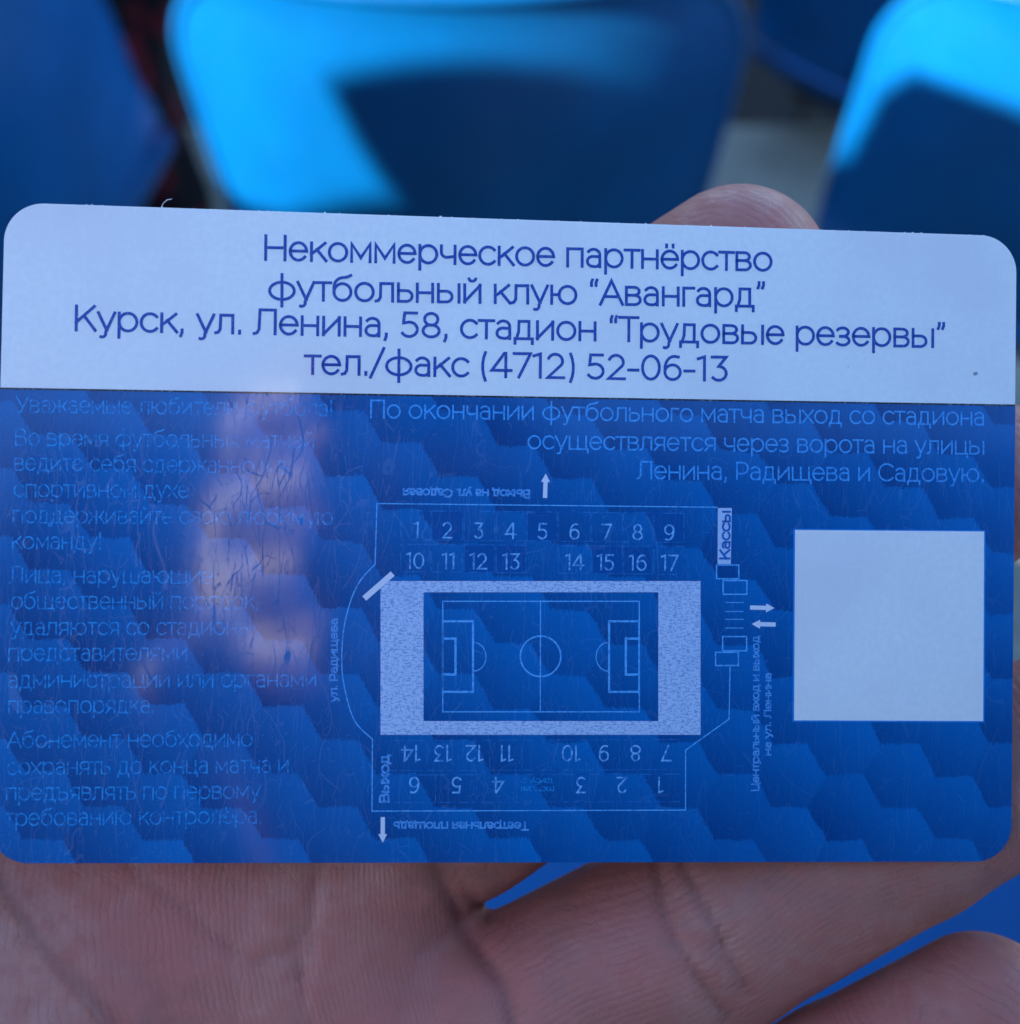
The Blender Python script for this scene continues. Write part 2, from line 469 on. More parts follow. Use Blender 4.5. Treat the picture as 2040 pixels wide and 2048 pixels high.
PALM = [   # px, py, h, rx, ry, rz  (flattened masses of the palm)
 (330, 1600, -16, 22, 20, 9.5), (540, 1910, -15, 18, 15, 10.5), (690, 2150, -13.5, 15, 17, 10.5),
 (250, 2150, -15, 30, 30, 11), (900, 2400, -14, 22, 20, 11), (500, 2650, -16, 34, 30, 13)]
PE = [(np.array(mm(a, b, c)), (rx, ry, rz)) for a, b, c, rx, ry, rz in PALM]
thenar = [(np.array(mm(-330, 1760, -9)), 13), (np.array(mm(-60, 2180, -9)), 17), (np.array(mm(120, 2650, -13)), 19)]
thumb = [(np.array(mm(-330, 1760, -9)), 13), (np.array(mm(-780, 1300, -6)), 11), (np.array(mm(-900, 800, -2)), 9.2)]
def chain(p, js, k=1.5):
    d = None
    for (a, ra), (b, rb) in zip(js, js[1:]):
        e = cone(p, a, b, ra, rb); d = e if d is None else smin(d, e, k)
    return d
def hand_sdf(p):
    palm = None
    for c, r in PE:
        e = ellipsoid(p, c, r); palm = e if palm is None else smin(palm, e, 7)
    palm = smin(palm, chain(p, thenar, 5), 7)
    palm = smin(palm, chain(p, thumb, 4), 5)
    f = None
    for k in FING:
        e = chain(p, J[k], .9); f = e if f is None else smin(f, e, 1.3)
    d = smin(palm, f, 3.2)
    wrist = cone(p, mm(350, 2700, -18), mm(-500, 4300, -60), 24, 27)
    d = smin(d, wrist, 12)
    # the flesh is pressed flat where the card lies on it
    inside = np.maximum(np.abs(p[..., 0]) - 42.8, np.abs(p[..., 1]) - 27.0)
    lim = p[..., 2] + .55 - np.clip(inside, 0, 5) * .9
    return np.maximum(d, np.where(inside < 6, lim, -1e3))
V, Fc, Nn = surface(hand_sdf, (-72, -88, -44), (62, 42, 9), .62)
# creases: polylines of photograph points (x, y), depth mm, half width mm
CREASES = [
 ([(255, 1728), (330, 1790), (400, 1850), (466, 1905), (520, 1930), (585, 1900), (610, 1850)], .40, .75),
 ([(640, 1722), (622, 1790), (620, 1870), (600, 1950)], .5, .7),
 ([(585, 1840), (590, 1940), (612, 2060)], .35, .6),
 ([(462, 1900), (468, 2060)], .25, .5),
 ([(-30, 1700), (27, 1800), (75, 1870), (127, 1937), (175, 1990), (225, 2060)], .75, 1.1),
 ([(20, 1740), (90, 1820), (150, 1930), (240, 2060)], .35, .7),
 ([(60, 1750), (130, 1830), (190, 1880)], .25, .5),
 ([(870, 1730), (900, 1800), (930, 1862), (965, 1910), (1005, 1960), (1030, 2060)], .8, 1.1),
 ([(900, 1722), (930, 1790), (975, 1830)], .5, .9),
 ([(1310, 1720), (1322, 1790), (1350, 1880), (1400, 1960), (1460, 2040)], .55, .75),
 ([(1365, 1725), (1405, 1800), (1440, 1870), (1470, 1930), (1500, 1990)], .55, .65),
 ([(1330, 1750), (1375, 1850), (1440, 1930)], .25, .4),
 ([(1440, 1880), (1462, 1945), (1478, 1995)], .3, .4),
 ([(1345, 1880), (1390, 1900), (1450, 1890)], .2, .35),
 ([(0, 1940), (60, 1930), (140, 1925)], .2, .4), ([(0, 2000), (90, 1990)], .2, .4), ([(10, 1860), (60, 1880), (110, 1860)], .15, .4),
 ([(700, 1730), (760, 1800), (800, 1880)], .15, .5), ([(60, 1770), (60, 1850), (45, 1900)], .2, .4),
]
crease = np.zeros(len(V)); depth = np.zeros(len(V))
Vc = V / 1000.0
M3 = np.array(card_in_cam)[:3, :3]; T3 = np.array(card_in_cam)[:3, 3]
Q = Vc @ M3.T + T3                                # camera frame
PX = np.stack([1020 + F_PX * Q[:, 0] / -Q[:, 2], 1024 - F_PX * Q[:, 1] / -Q[:, 2]], 1)
front = Nn[:, 2] > -.1
def seg_dist(p, a, b):
    a = np.array(a, float); b = np.array(b, float); ab = b - a
    t = np.clip(((p - a) @ ab) / (ab @ ab), 0, 1)
    return np.linalg.norm(p - a - t[:, None] * ab, axis=1)
wob = rng.normal(size=(8, 2))
wiggle = sum(np.sin(PX @ wob[i] * .035 + i) for i in range(8)) * .9
for pl, dp, hw in CREASES:
    d = np.min([seg_dist(PX + wiggle[:, None], a, b) for a, b in zip(pl, pl[1:])], 0) / 21.0
    hw = hw * .58; g = np.exp(-(d / hw) ** 2) * front
    g2 = np.exp(-(d / (hw * 3.0)) ** 2) * front
    depth += dp * (g * .62 + g2 * .35); crease = np.maximum(crease, g * min(1, dp / .7))
V = V - Nn * depth[:, None]
# ridge phase (mm): arcs on the finger tips, lengthwise lines on the fingers, slanting bands in the palm
fd = {}
for k in FING: fd[k] = chain(V.astype(np.float32), J[k])
names = list(FING); DM = np.stack([fd[k] for k in names], 1); near = DM.argmin(1); dn = DM.min(1)
ridge = V[:, 0] * .92 + V[:, 1] * .38 + 3.0 * np.sin(V[:, 1] / 9.0) + 2 * np.sin(V[:, 0] / 12)
flush = np.zeros(len(V))
for i, k in enumerate(names):
    a = J[k][-2][0]; b = J[k][-1][0]; u = (b - a) / np.linalg.norm(b - a)
    base = J[k][0][0]
    s = (V - base) @ u; L = (b - base) @ u
    w = V - base - s[:, None] * u
    side = np.cross(u, (0, 0, 1.0)); lat = w @ side
    tipc = b - u * 3.5
    rt = np.linalg.norm((V - tipc) * np.array([1, 1, .7]), axis=1)
    tipmask = np.clip((s - (L - 17)) / 5, 0, 1)
    ph = lat * .8 * (1 - tipmask) + rt * tipmask + .6 * np.sin(s / 4) * (1 - tipmask)
    mk = np.clip(1 - dn / 1.2, 0, 1) * (near == i) * np.clip((s - 22) / 4, 0, 1)
    ridge = ridge * (1 - mk) + ph * mk
    flush = np.maximum(flush, (near == i) * np.exp(-((V - b + np.array([0, 2.0, 0])) ** 2).sum(1) / 90.0))
for (px, py, hgt, rad) in ((770, 2010, 0, 9), (330, 1850, 0, 9), (1020, 1960, 0, 6), (1240, 1890, 0, 6), (1700, 2050, 0, 8)):
    c = np.array(mm(px, py, -3)); flush = np.maximum(flush, .7 * np.exp(-(((V - c)[:, :2]) ** 2).sum(1) / rad ** 2))

person = empty('person', CARD.to_translation(), CARD.to_euler())
tag(person, 'bare left hand, palm up, with fingers spread behind the blue and white card', 'person')
hand = mesh('hand', V / 1000.0, Fc, M_SKIN, person, True)
attribute(hand, 'ridge', ridge); attribute(hand, 'crease', crease); attribute(hand, 'flush', flush)

# ------------------------------------------------------------------ stroke lettering (geometric sans, Cyrillic)
X, C_ = 520, 700
def arc(cx, cy, rx, ry, a0, a1, n=None):
    n = n or max(4, int(abs(a1 - a0) / 14))
    return [(cx + rx * math.cos(R(a0 + (a1 - a0) * i / n)), cy + ry * math.sin(R(a0 + (a1 - a0) * i / n))) for i in range(n + 1)]
G = {}
def g(ch, adv, *st): G[ch] = (adv, [list(s) for s in st])
def ell(cx, cy, rx, ry): return arc(cx, cy, rx, ry, 0, 360, 28)
g(' ', 270)
# lower case
g('а', 520, arc(250, 350, 180, 170, 145, 0) + [(430, 0)], [(430, 300)] + arc(230, 155, 160, 150, 90, 270) + arc(300, 130, 130, 130, -90, -15))
g('б', 610, ell(305, 250, 235, 250), [(530, 745), (420, 690)] + arc(330, 400, 260, 280, 100, 180)[0:] + [(70, 250)])
g('в', 540, [(80, 0), (80, X), (300, X)] + arc(300, 400, 150, 120, 90, -90) + [(80, 280)], [(300, 280)] + arc(320, 140, 160, 140, 90, -90) + [(80, 0)])
g('г', 400, [(80, 0), (80, X), (370, X)])
g('д', 610, [(60, -140), (60, 0), (550, 0), (550, -140)], [(100, 0), (160, 200), (170, X), (450, X), (450, 0)])
g('е', 570, [(55, 270), (515, 270)] + arc(285, 260, 230, 260, 3, 322))
g('ё', 570, [(55, 270), (515, 270)] + arc(285, 260, 230, 260, 3, 322), [(190, 640), (190, 700)], [(380, 640), (380, 700)])
g('ж', 760, [(380, 0), (380, X)], [(40, X), (220, 270), (380, 270)], [(220, 270), (30, 0)], [(720, X), (540, 270), (380, 270)], [(540, 270), (730, 0)])
g('з', 470, arc(215, 390, 170, 130, 150, -90), [(150, 265), (240, 265)] + arc(215, 130, 190, 135, 80, -145))
g('и', 590, [(80, X), (80, 0)], [(80, 20), (510, 500)], [(510, X), (510, 0)])
g('й', 590, [(80, X), (80, 0)], [(80, 20), (510, 500)], [(510, X), (510, 0)], arc(295, 710, 95, 80, 190, 350))
g('к', 520, [(80, 0), (80, X)], [(80, 200), (190, 280), (460, X)], [(230, 330), (490, 0)])
g('л', 560, [(20, 0), (90, 20), (140, 110), (150, X), (480, X), (480, 0)])
g('м', 680, [(80, 0), (80, X), (340, 110), (600, X), (600, 0)])
g('н', 590, [(80, 0), (80, X)], [(510, 0), (510, X)], [(80, 265), (510, 265)])
g('о', 610, ell(305, 260, 245, 260))
g('п', 580, [(80, 0), (80, X), (500, X), (500, 0)])
g('р', 620, [(80, -190), (80, X)], ell(320, 260, 240, 260))
g('с', 530, arc(295, 260, 240, 260, 42, 318))
g('т', 450, [(20, X), (430, X)], [(225, X), (225, 0)])
g('у', 520, [(40, X), (270, 10)], [(480, X), (240, -50)] + arc(150, -60, 100, 130, -20, -110))
g('ф', 800, [(400, -190), (400, 740)], ell(400, 260, 340, 255))
g('х', 500, [(30, X), (470, 0)], [(470, X), (30, 0)])
g('ц', 610, [(80, X), (80, 0), (580, 0), (580, -140)], [(500, X), (500, 0)])
g('ч', 540, [(70, X)] + arc(230, 330, 160, 150, 180, 270) + [(460, 215)], [(460, X), (460, 0)])
g('ш', 840, [(80, X), (80, 0), (760, 0), (760, X)], [(420, X), (420, 0)])
g('щ', 870, [(80, X), (80, 0), (830, 0), (830, -140)], [(760, 0), (760, X)], [(420, X), (420, 0)])
g('ъ', 600, [(10, X), (150, X), (150, 0), (370, 0)] + arc(370, 160, 160, 160, -90, 90) + [(150, 320)])
g('ы', 740, [(80, X), (80, 0), (300, 0)] + arc(300, 160, 165, 160, -90, 90) + [(80, 320)], [(660, 0), (660, X)])
g('ь', 530, [(80, X), (80, 0), (300, 0)] + arc(300, 160, 165, 160, -90, 90) + [(80, 320)])
g('ю', 840, [(80, 0), (80, X)], [(80, 265), (290, 265)], ell(530, 260, 240, 260))
g('я', 540, [(460, 0), (460, X), (230, X)] + arc(230, 365, 160, 155, 90, 270) + [(460, 210)], [(240, 210), (60, 0)])
# capitals
g('А', 690, [(30, 0), (345, C_), (660, 0)], [(140, 230), (550, 230)])
g('В', 640, [(90, 0), (90, C_), (340, C_)] + arc(340, 535, 180, 165, 90, -90) + [(90, 370)], [(340, 370)] + arc(370, 185, 200, 185, 90, -90) + [(90, 0)])
g('К', 640, [(90, 0), (90, C_)], [(90, 230), (570, C_)], [(300, 420), (600, 0)])
g('Л', 680, [(20, 0), (90, 20), (150, 130), (170, C_), (590, C_), (590, 0)])
g('Н', 720, [(90, 0), (90, C_)], [(630, 0), (630, C_)], [(90, 355), (630, 355)])
g('П', 700, [(90, 0), (90, C_), (610, C_), (610, 0)])
g('Р', 600, [(90, 0), (90, C_), (330, C_)] + arc(330, 470, 210, 230, 90, -90) + [(90, 240)])
g('С', 700, arc(390, 350, 330, 350, 42, 318))
g('Т', 560, [(20, C_), (540, C_)], [(280, C_), (280, 0)])
g('У', 610, [(20, C_), (320, 190)], [(590, C_), (280, 90)] + arc(190, 90, 100, 95, -20, -120))
g('Ц', 730, [(90, C_), (90, 0), (700, 0), (700, -150)], [(610, C_), (610, 0)])
# digits and marks
g('0', 620, ell(310, 350, 240, 350))
g('1', 380, [(60, 640), (240, C_), (240, 0)])
g('2', 580, arc(280, 490, 205, 210, 155, -20) + [(440, 370), (70, 0), (520, 0)])
g('3', 570, [(80, C_), (480, C_), (270, 420)] + arc(270, 210, 215, 210, 90, -140))
g('4', 630, [(440, 0), (440, C_), (400, C_), (50, 190), (590, 190)])
g('5', 570, [(460, C_), (130, C_), (100, 400), (260, 430)] + arc(260, 215, 225, 215, 90, -145))
g('6', 600, ell(310, 220, 220, 220), [(470, 680)] + arc(360, 330, 270, 370, 75, 185))
g('7', 540, [(40, C_), (500, C_), (180, 0)])
g('8', 600, ell(300, 525, 185, 175), ell(300, 180, 225, 180))
g('9', 600, ell(290, 480, 220, 220), [(130, 20)] + arc(240, 370, 270, 370, -105, 5))
g(',', 220, [(115, 60), (115, 0), (80, -110)]); g('.', 220, [(110, 0), (110, 60)])
g('!', 240, [(120, C_), (120, 210)], [(120, 0), (120, 60)]); g('/', 400, [(20, -80), (380, 780)])
g('(', 300, arc(420, 300, 330, 640, 140, 220)); g(')', 300, arc(-120, 300, 330, 640, 40, -40)); g('-', 380, [(60, 265), (320, 265)])
g('“', 330, [(130, 720), (100, 640), (105, 560)], [(260, 720), (230, 640), (235, 560)])
g('”', 330, [(110, 720), (110, 640), (80, 560)], [(240, 720), (240, 640), (210, 560)])

class Strokes:
    """flat printed strokes lying h metres over the card face"""
    def __init__(s, h): s.v = []; s.f = []; s.h = h; s.k = 0
    def line(s, pts, w, closed=False):
        pts = [Vector((p[0], p[1])) for p in pts]
        out = [pts[0]]
        for p in pts[1:]:
            if (p - out[-1]).length > 1e-7: out.append(p)
        pts = out
        if (pts[0] - pts[-1]).length < 1e-6 and len(pts) > 3: closed = True; pts = pts[:-1]
        n = len(pts); s.k = (s.k + 1) % 5; z = s.h + s.k * 2.5e-6; b = len(s.v)
        for i, p in enumerate(pts):
            a = pts[i - 1] if (i or closed) else None; c = pts[(i + 1) % n] if (i < n - 1 or closed) else None
            d0 = (p - a).normalized() if a is not None else None; d1 = (c - p).normalized() if c is not None else None
            if d0 is None: d0 = d1; q = p - d1 * w * .5
            elif d1 is None: d1 = d0; q = p + d0 * w * .5
            else: q = p
            t = (d0 + d1)
            t = t.normalized() if t.length > 1e-6 else d0
            nrm = Vector((-t.y, t.x)); k = 1 / max(.42, abs(nrm.dot(Vector((-d0.y, d0.x)))))
            o = nrm * (w / 2 * k)
            s.v += [(q.x + o.x, q.y + o.y, z), (q.x - o.x, q.y - o.y, z)]
        m = n if closed else n - 1
        for i in range(m):
            j = (i + 1) % n
            s.f.append((b + 2 * i, b + 2 * i + 1, b + 2 * j + 1, b + 2 * j))
    def poly(s, pts):
        s.k = (s.k + 1) % 5; z = s.h + s.k * 2.5e-6; b = len(s.v)
        s.v += [(p[0], p[1], z) for p in pts]; s.f.append(tuple(range(b, b + len(pts))))
    def text(s, txt, a, b, cap, w, slant=0.0, track=0):
        """baseline from a to b (card metres), capital height and stroke width in metres"""
        a = Vector(a[:2]); b = Vector(b[:2]); L = (b - a).length; u = (b - a) / L; n = Vector((-u.y, u.x))
        tot = sum(G[c][0] + track for c in txt) - 60; sx = L / tot; sy = cap / 700; x = -30
        for c in txt:
            adv, st = G[c]
            for pl in st:
                s.line([a + u * ((x + p[0] + slant * p[1]) * sx) + n * (p[1] * sy) for p in pl], w)
            x += adv + track
    def build(s, name, m, parent):
        o = mesh(name, s.v, s.f, m, parent)
        # every face looks out of the card
        me = o.data
        flip = [p.index for p in me.polygons if p.normal.z < 0]
        if flip:
            import bmesh
            bm = bmesh.new(); bm.from_mesh(me); bm.faces.ensure_lookup_table()
            bmesh.ops.reverse_faces(bm, faces=[bm.faces[i] for i in flip]); bm.to_mesh(me); bm.free()
        return o
PXM = 85.6e-3 / 2036                              # metres on the card per photograph pixel

# ------------------------------------------------------------------ the card
card = empty('plastic_card', CARD.to_translation(), CARD.to_euler())
tag(card, 'blue and white plastic season ticket card with a stadium plan, held in a hand', 'card')
CW, CH, CR, CT = .0856, .05398, .00318, .00076
def rounded(w, h, r, inset=0.0, n=14):
    w = w / 2 - inset; h = h / 2 - inset; r = r - inset; out = []
    for cx, cy, a0 in ((w - r, h - r, 0), (-w + r, h - r, 90), (-w + r, -h + r, 180), (w - r, -h + r, 270)):
        for i in range(n + 1):
            a = R(a0 + 90 * i / n); out.append((cx + r * math.cos(a), cy + r * math.sin(a)))
    return out
rings = [(0.0, -CT / 2 - CT / 2), (0.0, -.00006), (.00006, 0.0)]
v = []; f = []
prof = [(.00006, -CT), (0, -CT + .00006), (0, -.00006), (.00002, -.00002), (.00006, 0)]
n0 = len(rounded(CW, CH, CR))
for ins_, z in prof:
    v += [(x, y, z) for x, y in rounded(CW, CH, CR, ins_)]
for k in range(len(prof) - 1):
    for i in range(n0):
        j = (i + 1) % n0; f.append((k * n0 + i, k * n0 + j, (k + 1) * n0 + j, (k + 1) * n0 + i))
f.append(tuple(range(n0 - 1, -1, -1))); f.append(tuple((len(prof) - 1) * n0 + i for i in range(n0)))
mesh('card_body', v, f, M_WHITE, card)
H1, H2, H3 = 12e-6, 26e-6, 44e-6
yL = P(0, 777).y; yR = P(2032, 811).y
def ysplit(x): return yL + (yR - yL) * (x + CW / 2) / CW
# blue field: rounded at the two lower corners, butts the white band above
low = [p for p in rounded(CW, CH, CR, .000012) if p[1] < 0]
pts = low + [(CW / 2 - .000012, ysplit(CW / 2)), (-CW / 2 + .000012, ysplit(-CW / 2))]
b = Strokes(H1); b.poly(pts); b.build('blue_field', M_BLUE, card)
M_LINE = ink('black_rule_ink', (.012, .010, .010), .5, (.3, .32, .4), 4200, .40)
e = Strokes(H2); e.line([(-CW / 2 + .0001, ysplit(-CW / 2) + 1e-5), (CW / 2 - .0001, ysplit(CW / 2) + 1e-5)], .00014); e.build('dividing_rule', M_LINE, card)

M_NAVY = ink('navy_lettering_ink', (.004, .060, .36), .25, (.25, .36, .62), 5200, .40, .6)
M_PALE = ink('pale_blue_lettering_ink', (.06, .36, .84), .6, (.002, .15, .50), 3600, .46)
M_FAINT = ink('faint_blue_lettering_ink', (.016, .30, .74), .9, (.001, .11, .40), 3000, .49)
M_PLAN = ink('plan_line_ink', (.10, .42, .86), .6, (.002, .14, .5), 3600, .44)
M_DIM = ink('dashed_cell_ink', (.02, .20, .58), .95, (.001, .085, .36), 1500, .50)
M_SOLID = ink('white_arrow_ink', (.62, .70, .84))

def textline(name, txt, x0, y0, x1, y1, cap, w, m, h=H2, slant=0.0, track=0):
    s = Strokes(h); s.text(txt, P(x0, y0), P(x1, y1), cap * PXM, w * PXM, slant, track); return s.build(name, m, card)
for t_ in (('Некоммерческое партнёрство', 527, 519, 1544, 541), ('футбольный клую “Авангард”', 537, 599, 1531, 613),
           ('Курск, ул. Ленина, 58, стадион “Трудовые резервы”', 148, 660, 1891, 694), ('тел./факс (4712) 52-06-13', 611, 747, 1456, 761)):
    textline('header_lettering', *t_, 47, 5.9, M_NAVY)
for t_ in (('По окончании футбольного матча выход со стадиона', 739, 835, 1969, 850), ('осуществляется через ворота на улицы', 1055, 897, 1969, 908),
           ('Ленина, Радищева и Садовую.', 1275, 957, 1969, 963)):
    textline('notice_lettering', *t_, 34, 3.5, M_PALE)
LEFT = [('Уважаемые любители футбола!', 33, 824, 666, 832), ('Во время футбольных матчей', 29, 890, 629, 896), ('ведите себя сдержанно и в', 28, 940, 577, 947),
 ('спортивном духе', 28, 993, 378, 995), ('поддерживайте свою любимую', 25, 1045, 666, 1049), ('команду!', 23, 1097, 204, 1098), ('Лица, нарушающие', 20, 1165, 426, 1166),
 ('общественный порядок,', 22, 1217, 518, 1217), ('удаляются со стадиона', 22, 1269, 497, 1269), ('представителями', 16, 1321, 375, 1320), ('администрации или органами', 16, 1375, 633, 1373),
 ('правопорядка.', 16, 1426, 309, 1425), ('Абонемент необходимо', 15, 1495, 505, 1492), ('сохранять до конца матча и', 14, 1549, 578, 1544), ('предъявлять по первому', 11, 1600, 520, 1596), ('требованию контролёра.', 11, 1651, 524, 1646)]
for t_ in LEFT: textline('rules_lettering', *t_, 31, 2.9, M_FAINT)

# stadium plan
plan = Strokes(H2)
def L(pts, w, s=plan): s.line([P(x, y) for x, y in pts], w * PXM)
arcpts = [(750, 1129), (726, 1154), (709, 1182), (697, 1216), (688, 1255), (684, 1297), (684, 1338), (689, 1375), (700, 1419), (715, 1450), (745, 1478)]
sm = []
for i in range(len(arcpts) - 1):
    p0 = arcpts[max(i - 1, 0)]; p1 = arcpts[i]; p2 = arcpts[i + 1]; p3 = arcpts[min(i + 2, len(arcpts) - 1)]
    for k in range(4):
        t = k / 4; sm.append(tuple(.5 * (2 * b_ + (c_ - a_) * t + (2 * a_ - 5 * b_ + 4 * c_ - d_) * t * t + (-a_ + 3 * b_ - 3 * c_ + d_) * t ** 3) for a_, b_, c_, d_ in zip(p0, p1, p2, p3)))
L([(1434, 1014.5), (754, 1007)] + sm + [(745, 1478), (744, 1622), (1371, 1620), (1371, 1500), (1458, 1438), (1460, 1331)], 2.3)
plan.build('plan_outline', M_PLAN, card)
bx = Strokes(H2)
for x0, y0, x1, y1 in ((1433, 1130, 1477.5, 1157.5), (1446, 1161, 1493.5, 1188.5), (1445, 1273, 1493, 1301.5), (1431, 1304.5, 1476.5, 1331)):
    bx.line([P(x0, y0), P(x1, y0), P(x1, y1), P(x0, y1), P(x0, y0)], 2.8 * PXM, True)
for y in (1205, 1223, 1238.5, 1256): bx.line([P(1451, y), P(1486, y)], 1.8 * PXM)
bx.build('gate_boxes', M_PLAN, card)
def weave():
    m, t, p = material('grey_weave_print', (.5, .6, .8), .5)
    o, s = card_coat(t, p)
    a = t.noise(t.map(o, (1, 3.0, 1)), 2600, 2); b2 = t.noise(t.map(o, (3.0, 1, 1)), 2800, 2); n = t.noise(o, 260, 3)
    v = t.math('MINIMUM', t.ramp(a, .38, .50), t.ramp(b2, .33, .45))
    v = t.math('MULTIPLY', v, t.ramp(n, .2, .5, .62, 1.0))
    t.put(p.inputs['Base Color'], t.mix(v, (.20, .36, .66, 1), (.46, .60, .84, 1)))
    return m
st = Strokes(H2)
ring = [(761, 1162, 1401, 1184.5), (761, 1442, 1401, 1469.5), (761, 1184.5, 847, 1442), (1316.5, 1184.5, 1401, 1442)]
zk = st.k
for x0, y0, x1, y1 in ring:
    st.k = zk; st.poly([P(x0, y0), P(x0, y1), P(x1, y1), P(x1, y0)])
st.build('grey_surround', weave(), card)
pitch = Strokes(H2)
def rect(x0, y0, x1, y1, w, s=pitch): s.line([P(x0, y0), P(x1, y0), P(x1, y1), P(x0, y1), P(x0, y0)], w * PXM, True)
rect(885.5, 1202.5, 1278.5, 1423.5, 2.4); L([(1081, 1202), (1080.5, 1423)], 2.2, pitch)
pitch.line([P(1081 + 40.5 * math.cos(k / 40 * 2 * math.pi), 1312.5 + 40.5 * math.sin(k / 40 * 2 * math.pi)) for k in range(41)], 3.2 * PXM, True)
for (x0, x1, s0, s1) in ((885.5, 946, 911, 1), (1278, 1218, 1251.5, -1)):
    L([(x0, 1242.5), (x1, 1242.5), (x1, 1383.5), (x0, 1383.5)], 4.2, pitch); L([(x0, 1277), (s0, 1277), (s0, 1349), (x0, 1349)], 4.6, pitch)
    L([(x0, 1240), (x0, 1386)], 3.6, pitch)
    L([(x1 + s1 * (2 + 24 * math.cos(R(a))), 1313.5 + 28.5 * math.sin(R(a))) for a in range(-88, 89, 11)], 2.2, pitch)
pitch.build('pitch_markings', M_PLAN, card)
tick = Strokes(H3 + 2e-5); tick.line([P(733, 1193), P(781, 1151)], 11.5 * PXM); tick.build('diagonal_bar', M_SOLID, card)
def arrow(x0, y0, x1, y1, shaft=8.5, head=18, hl=17):
    a = Vector((x0, y0)); b2 = Vector((x1, y1)); u = (b2 - a).normalized(); n = Vector((-u.y, u.x)); k = b2 - u * hl
    s = Strokes(H2)
    q = [a + n * shaft / 2, k + n * shaft / 2, k + n * head / 2, b2, k - n * head / 2, k - n * shaft / 2, a - n * shaft / 2]
    s.poly([P(p.x, p.y) for p in q]); s.build('arrow', M_SOLID, card)
arrow(1090, 996, 1091.5, 947); arrow(765.5, 1634, 765.5, 1685); arrow(1500, 1215, 1549, 1216); arrow(1551, 1249, 1503, 1248)
cells = Strokes(H2); dark = Strokes(H2 - 6e-6)
cx = [800, 862, 927, 991, 1053, 1115, 1182, 1246, 1307, 1369]
for k in range(9):
    for row, (y0, y1) in enumerate(((1024, 1082), (1091, 1146))):
        if row and k == 4: continue
        o_ = (k - 4) * .6
        cells.line([P(cx[k] + 1.5, y0 + o_), P(cx[k + 1] - 1.5, y0 + o_), P(cx[k + 1] - 1.5, y1 + o_), P(cx[k] + 1.5, y1 + o_), P(cx[k] + 1.5, y0 + o_)], 1.5 * PXM, True)
        if (row, k) in ((0, 1), (0, 4), (0, 8), (1, 2), (1, 3), (1, 6), (1, 7)):
            dark.poly([P(cx[k] + 3, y0 + o_ + 1.5), P(cx[k] + 3, y1 + o_ - 1.5), P(cx[k + 1] - 3, y1 + o_ - 1.5), P(cx[k + 1] - 3, y0 + o_ + 1.5)])
for y in (1480, 1540, 1549, 1604): cells.line([P(770, y + 1), P(1360, y - 1)], 1.4 * PXM)
for x in (854, 917, 980, 1044, 1110, 1174, 1239, 1302): cells.line([P(x, 1482), P(x, 1538)], 1.2 * PXM)
for x in (871, 953, 1034, 1124, 1204, 1282): cells.line([P(x, 1552), P(x, 1602)], 1.2 * PXM)
cells.build('sector_cells', M_DIM, card)
dark.build('sector_shading', ink('dark_blue_sector_ink', (.0001, .078, .31)), card)
M_NUM = ink('sector_number_ink', (.17, .48, .86), .75, (.002, .12, .46), 3000, .46)
def number(txt, cx_, base, up=True, cap=29.5, w=3.4):
    wd = (sum(G[c][0] for c in txt) - 60) * cap / 700 * .92; s = Strokes(H3)
    a, b2 = ((cx_ - wd / 2, base), (cx_ + wd / 2, base + .4)) if up else ((cx_ + wd / 2, base), (cx_ - wd / 2, base))
    s.text(txt, P(*a), P(*b2), cap * PXM, w * PXM); s.build('sector_number', M_NUM, card)
for i, x in enumerate((833, 894, 957, 1021, 1085, 1148.5, 1213, 1275, 1338.5)): number(str(i + 1), x, 1074.5 + i * .6)
for t_, x in zip(('10', '11', '12', '13', '14', '15', '16', '17'), (830, 897.5, 956.5, 1022, 1149, 1211, 1275, 1338.5)): number(t_, x, 1136 + (x - 830) * .008)
for t_, x in zip(('14', '13', '12', '11', '10', '9', '8', '7'), (822, 885.5, 949, 1013, 1142, 1207.5, 1271, 1333)): number(t_, x, 1491.5, False)
for t_, x in zip(('6', '5', '4', '3', '2', '1'), (829, 913, 996.5, 1162, 1244, 1320)): number(t_, x, 1555, False)
M_BOLD = ink('small_bold_lettering_ink', (.10, .36, .78), .7, (.002, .16, .52), 3600, .46)
textline('plan_lettering', 'Выход на ул. Садовая', 1060, 980.5, 806, 977.5, 15, 3.6, M_BOLD)
textline('plan_lettering', 'Театральная площадь', 1056, 1645, 787, 1644.5, 14.5, 3.4, M_BOLD)
textline('plan_lettering', 'гостевая', 1108, 1573, 1042, 1573, 11, 1.9, M_FAINT, H3)
textline('plan_lettering', 'трибуна', 1106, 1557, 1046, 1557, 11, 1.9, M_FAINT, H3)
textline('plan_lettering', 'Выход', 777, 1605, 777, 1510, 17, 4.2, M_BOLD, H3)
textline('plan_lettering', 'Центральный вход и выход', 1517, 1582, 1517.5, 1272, 14, 3.0, M_BOLD)
textline('plan_lettering', 'на ул. Ленина', 1541, 1511, 1541.5, 1346, 13, 3.0, M_BOLD)
textline('plan_lettering', 'ул. Радищева', 674, 1403, 674.5, 1237, 14, 3.0, M_BOLD)
s = Strokes(H2); s.poly([P(1435.5, 1016), P(1435, 1128), P(1461.5, 1128), P(1463.5, 1016)]); tb = s.build('ticket_office_box', ink('pale_box_ink', (.42, .56, .80)), card)
textline('ticket_office_lettering', 'Кассы', 1458.5, 1119, 1459.5, 1022, 19, 3.9, ink('bold_blue_ink', (.003, .12, .46)), H3 + 1e-5)
s = Strokes(H2); s.poly([P(1590, 1060), P(1588, 1440.5), P(1966, 1442), P(1968, 1063)]); s.build('white_square', M_WHITE, card)
